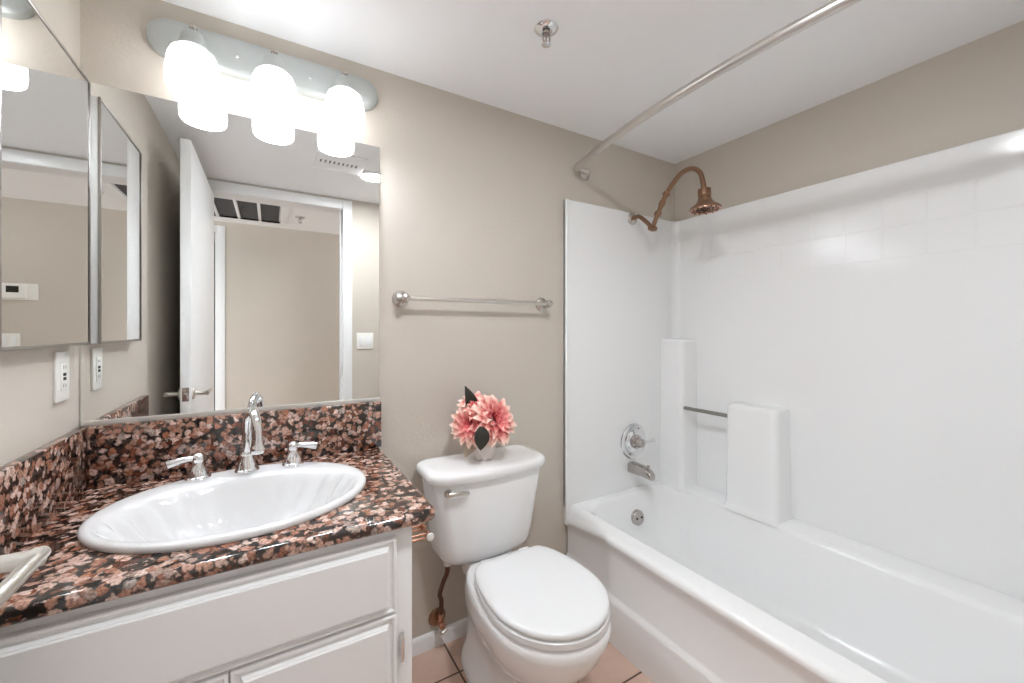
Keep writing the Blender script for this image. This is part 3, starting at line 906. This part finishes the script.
hose = spline([(VX, YB - .046, VZ + .035), (VX - .001, YB - .05, VZ + .09), (VX - .010, YB - .058, VZ + .12), (VX - .004, YB - .075, VZ + .17), (VX + .006, YB - .092, VZ + .215), (VX + .006, YB - .095, VZ + .245)], 8)
finish('supply_hose', hs.tube(hose, .0085, 14), M['hose'], sv)
finish('coupling_nut', B().lathe([(.009, 0), (.013, .004), (.015, .012), (.015, .028), (.012, .030), (0, .030)], (VX + .006, YB - .095, VZ + .240), (0, 0, 1), 8), M['plate'], sv)['label'] = 'white plastic coupling nut'

# ------------------------------------------------------------------ dahlias in a faceted pot
random.seed(4)
PZ = .7010
PC = Vector((.690, 1.372, PZ))
fw = thing('dahlia_arrangement', PC, 'pink dahlias with dark leaves in a white faceted pot on the toilet tank', 'flowers')
pb = B()
n6 = 6
prs = []
for k_, (r, z) in enumerate(((.033, 0), (.035, .002), (.051, .050), (.045, .094), (.041, .094), (.044, .052), (.026, .02))):
    off = (pi / n6 if k_ in (2, 5) else 0) + .25
    prs.append([PC + Vector((r * cos(2 * pi * k / n6 + off), r * sin(2 * pi * k / n6 + off), z)) for k in range(n6)])
bmv = pb.bm
vr = [[bmv.verts.new(p) for p in r] for r in prs]
for a_i in range(len(vr) - 1):
    for i in range(n6):
        j_ = (i + 1) % n6
        a4 = (vr[a_i][i], vr[a_i][j_], vr[a_i + 1][j_], vr[a_i + 1][i])
        if a_i == 1:
            bmv.faces.new((a4[0], a4[1], a4[3])); bmv.faces.new((a4[1], a4[2], a4[3]))
        elif a_i == 2:
            bmv.faces.new((a4[0], a4[1], a4[2])); bmv.faces.new((a4[0], a4[2], a4[3]))
        else:
            bmv.faces.new(a4)
bmv.faces.new(vr[0][::-1]); bmv.faces.new(vr[-1])
finish('pot', pb, M['pot'], fw, angle=5)

def flower(center, axis, size, name='dahlia_head'):
    bm = bmesh.new()
    uvl = bm.loops.layers.uv.new('UVMap')
    q_ = Vector((0, 0, 1)).rotation_difference(Vector(axis).normalized())
    layers = [(5, .20, 88), (6, .30, 78), (8, .45, 66), (11, .62, 50), (13, .80, 34), (15, .94, 18), (15, 1.0, 2), (13, .92, -18)]
    for li, (n, ln, tilt) in enumerate(layers):
        for k in range(n):
            az = 2 * pi * (k + .5 * (li % 2)) / n + random.uniform(-.09, .09)
            L_ = size * ln * random.uniform(.92, 1.06)
            W_ = size * .165 * (.55 + .55 * ln)
            el = R(tilt + random.uniform(-7, 7))
            rows = 6
            grid = []
            for i in range(rows + 1):
                t_ = i / rows
                wid = W_ * (math.sin(pi * min(1, (t_ * .90 + .10))) ** .75) * (1 if t_ < .97 else .35)
                e_ = el - .35 * t_ * t_ + (.25 * max(0, t_ - .7) if li < 5 else .12 * t_)
                out_r = (.015, .06, .10, .10, .10, .10, .10, .10)[li] * size + L_ * t_ * cos(e_)
                up = L_ * t_ * sin(e_) + (.05 * size if li < 4 else 0)
                row = []
                for s_ in (-1, -.5, 0, .5, 1):
                    cup = .30 * wid * (s_ * s_)
                    p = Vector((out_r - cup * sin(el) , s_ * wid, up + cup * cos(el)))
                    p = Matrix.Rotation(az, 3, 'Z') @ p
                    row.append(bm.verts.new(Vector(center) + q_ @ p))
                grid.append((t_, row))
            for (t0, r0), (t1, r1) in zip(grid, grid[1:]):
                for s_ in range(4):
                    f = bm.faces.new((r0[s_], r0[s_ + 1], r1[s_ + 1], r1[s_]))
                    base = .12 + .10 * (li / 7)
                    for lp_, tv in zip(f.loops, (t0, t0, t1, t1)):
                        lp_[uvl].uv = (0.5, base * .2 + tv * (.45 + .55 * ln) * .95 - .08)
    bb_ = B(); bb_.bm = bm
    return finish(name, bb_, M['petal'], fw, angle=80)
flower(PC + Vector((.020, -.042, .150)), (.12, -.86, .46), .096)
flower(PC + Vector((-.060, -.020, .138)), (-.72, -.66, .22), .080)
flower(PC + Vector((-.026, .004, .192)), (-.25, -.55, .80), .072)

def leaf(base, tip, width, normal, name='leaf', mat='leaf'):
    b = B()
    base, tip = Vector(base), Vector(tip)
    d = tip - base
    sd = d.cross(Vector(normal)).normalized()
    nn = sd.cross(d).normalized()
    rows = []
    for i in range(11):
        t_ = i / 10
        wd = width * math.sin(pi * (t_ * .96 + .04) ** .8) ** .9 if t_ < 1 else 0.0005
        c = base + d * t_ + nn * (.12 * d.length * math.sin(pi * t_))
        rows.append([c - sd * wd + nn * wd * .35, c - sd * wd * .5 + nn * wd * .1, c, c + sd * wd * .5 + nn * wd * .1, c + sd * wd + nn * wd * .35])
    b.loft(rows, False, False, closed=False)
    bmesh.ops.solidify(b.bm, geom=b.bm.faces[:], thickness=.0008)
    return finish(name, b, M[mat], fw, angle=70)
leaf(PC + Vector((-.056, -.095, .146)), PC + Vector((-.060, -.096, .062)), .027, (-.3, -1, .2))
leaf(PC + Vector((-.045, .02, .16)), PC + Vector((-.066, .024, .275)), .028, (.2, -1, 0))
leaf(PC + Vector((.07, .01, .15)), PC + Vector((.125, .012, .125)), .026, (.1, -1, .3))
leaf(PC + Vector((.075, -.01, .13)), PC + Vector((.108, .0, .070)), .022, (.3, -1, 0))
leaf(PC + Vector((-.040, .008, .115)), PC + Vector((-.080, -.004, .012)), .030, (-.2, -1, .1), 'dry_leaf', 'husk')['label'] = 'dry tan leaf'
stm = B()
for p in ((.012, -.03, .13), (-.055, -.01, .125), (-.03, .01, .16)):
    stm.tube(spline([PC + Vector((0, 0, .025)), PC + Vector((p[0] * .4, p[1] * .4, .08)), PC + Vector(p)], 5), .003, 8)
finish('stem', stm, M['leaf'], fw)

# ------------------------------------------------------------------ electrical plates
def plate(name, c, axis, w_, h_, label, cat):
    """c on the wall, axis = outward normal (unit X or Y)"""
    return thing(name, c, label, cat)
OX = XL
oc = Vector((OX, 1.380, 1.072))
ol = thing('wall_outlet', oc, 'white outlet plate on the left wall below the mirrored cabinet', 'outlet')
finish('cover_plate', B().box(OX, OX + .006, oc.y - .036, oc.y + .036, oc.z - .059, oc.z + .059, .002, 2), M['plate'], ol)
finish('receptacle', B().box(OX + .005, OX + .008, oc.y - .017, oc.y + .017, oc.z - .034, oc.z + .034, .001), M['plate'], ol)
for za in (.001, -.009):
    finish('test_button', B().box(OX + .0075, OX + .0092, oc.y - .007, oc.y + .007, oc.z + za, oc.z + za + .007, .0004), M['dark'], ol)['label'] = 'dark button'
for zz in (.022, -.022):
    for yy in (-.006, .006): finish('socket_slot', B().box(OX + .0072, OX + .0084, oc.y + yy - .001, oc.y + yy + .001, oc.z + zz - .004, oc.z + zz + .004), M['pewter'], ol)
def switch_plate(c, yw, n, label, group=None):
    t_ = thing('light_switch', (c[0], yw, c[1]), label, 'light switch')
    w_ = .023 * n + .012
    finish('cover_plate', B().box(c[0] - w_, c[0] + w_, yw, yw + .006, c[1] - .058, c[1] + .058, .002, 2), M['plate'], t_)
    for k in range(n):
        x = c[0] + (k - (n - 1) / 2) * .046
        rk = B()
        rk.box(x - .0165, x + .0165, yw + .005, yw + .009, c[1] - .033, c[1] + .033, .002)
        finish('rocker', rk, M['white_paint'], t_)
switch_plate((.590, 1.108), YF, 2, 'white double rocker switch beside the bathroom doorway, seen in the large mirror')
switch_plate((.800, 1.105), YH, 2, 'white rocker switch plate on the hall wall below the thermostat')

TH = Vector((.768, YH, 1.462))
th = thing('thermostat', TH, 'white thermostat with dark display on the hall wall, seen in the cabinet mirror', 'thermostat')
finish('wall_plate', B().box(TH.x - .115, TH.x + .075, YH, YH + .006, TH.z - .060, TH.z + .060, .002), M['plate'], th)
finish('housing', B().box(TH.x - .062, TH.x + .072, YH + .005, YH + .034, TH.z - .050, TH.z + .052, .006, 3), M['plate'], th)
finish('display', B().box(TH.x - .028, TH.x + .034, YH + .033, YH + .0352, TH.z - .008, TH.z + .038, .0006), M['screen'], th)
finish('button', B().box(TH.x - .045, TH.x - .037, YH + .033, YH + .036, TH.z + .012, TH.z + .026, .001), M['white_paint'], th)
finish('button', B().box(TH.x - .02, TH.x + .03, YH + .033, YH + .0355, TH.z - .02, TH.z - .014, .0008), M['white_paint'], th)

# ------------------------------------------------------------------ ceiling fittings
def sprinkler(x, y, label, ZC=ZC):
    t_ = thing('fire_sprinkler', (x, y, ZC), label, 'sprinkler')
    finish('escutcheon', B().lathe([(0, 0), (.036, 0), (.037, .003), (.031, .009), (.019, .011), (.018, .004), (0, .004)], (x, y, ZC), (0, 0, -1), 32), M['chrome'], t_)
    b = B()
    b.lathe([(.012, 0), (.012, .014), (.010, .018), (0, .018)], (x, y, ZC), (0, 0, -1), 18)
    for s in (-1, 1):
        b.tube(spline([(x + s * .008, y, ZC - .016), (x + s * .013, y, ZC - .028), (x + s * .010, y, ZC - .042), (x, y, ZC - .050)], 4), .0028, 8)
    b.tube([(x, y, ZC - .018), (x, y, ZC - .048)], .0035, 10)
    finish('sprinkler_head', b, M['pewter'], t_)
    finish('deflector', B().lathe([(0, 0), (.014, 0), (.015, .002), (.006, .005), (0, .007)], (x, y, ZC - .049), (0, 0, -1), 18), M['chrome'], t_)
sprinkler(.735, 1.030, 'small chrome fire sprinkler on the bathroom ceiling')
sprinkler(.213, -.83, 'small fire sprinkler on the hall ceiling beside the return vent', ZH)

rl = thing('recessed_light', (.538, .425, ZC), 'round lit recessed light in the bathroom ceiling, seen at the edge of the mirror', 'ceiling light')
finish('trim_ring', B().lathe([(.068, .001), (.095, 0), (.097, .003), (.090, .007), (.076, .008), (.068, .006)], (.538, .425, ZC), (0, 0, -1), 40, False, False), M['white_paint'], rl)
finish('lens', B().lathe([(0, .0005), (.070, .0005), (.071, .003), (.06, .006), (0, .007)], (.538, .425, ZC), (0, 0, -1), 36), M['can'], rl)

ef = thing('exhaust_fan', (.335, .56, ZC), 'white slotted exhaust fan grille on the bathroom ceiling, seen in the mirror', 'fan grille')
gb = B().box(.21, .46, .44, .68, ZC - .014, ZC - .0005, .006, 3)
finish('grille', gb, M['ceiling'], ef)
for row, yy in enumerate((.550,)):
    s_ = B()
    for k in range(9):
        x = .235 + k * .0225
        s_.box(x - .004, x + .004, yy, yy + .036, ZC - .0152, ZC - .0135)
    finish('slot_row', s_, M['slot_grey'], ef)

rv = thing('return_vent', (-.30, -.86, ZH), 'white framed return air grille with dark cells on hall ceiling', 'vent')
vf = B()
vx1, vp, vy0, vy1 = .07, .145, -1.07, -.50
ncell = 6
vx0 = vx1 - ncell * vp
zt, zb = ZH - .0005, ZH - .022
vf.box(vx0 - .03, vx1 + .055, vy0 - .05, vy0, zb, zt, .002)
vf.box(vx0 - .03, vx1 + .055, vy1, vy1 + .05, zb, zt, .002)
vf.box(vx1, vx1 + .055, vy0, vy1, zb, zt, .002)
vf.box(vx0 - .03, vx0, vy0, vy1, zb, zt, .002)
for k in range(1, ncell): vf.box(vx1 - k * vp - .010, vx1 - k * vp + .010, vy0, vy1, zb, zt, .001)
finish('vent_frame', vf, M['white_paint'], rv)
for k in range(ncell):
    finish('filter_cell', B().box(vx1 - (k + 1) * vp + .008, vx1 - k * vp - .008, vy0 - .004, vy1 + .004, ZH - .008, ZH - .001), M['grille_dark'], rv)

hl = thing('hall_fill_light', (0.95, -.72, ZH), 'round flush fill lamp added out of view on the hall ceiling', 'ceiling light')  # added unseen lamp, sends fill light through the doorway
finish('lamp_base', B().lathe([(0, 0), (.15, 0), (.155, .01), (.15, .03), (.14, .03)], (0.95, -.72, ZH), (0, 0, -1), 36), M['white_paint'], hl)
finish('diffuser', B().lathe([(.14, .025), (.135, .05), (.10, .075), (.05, .088), (0, .09)], (0.95, -.72, ZH), (0, 0, -1), 36), M['hall_fill'], hl)
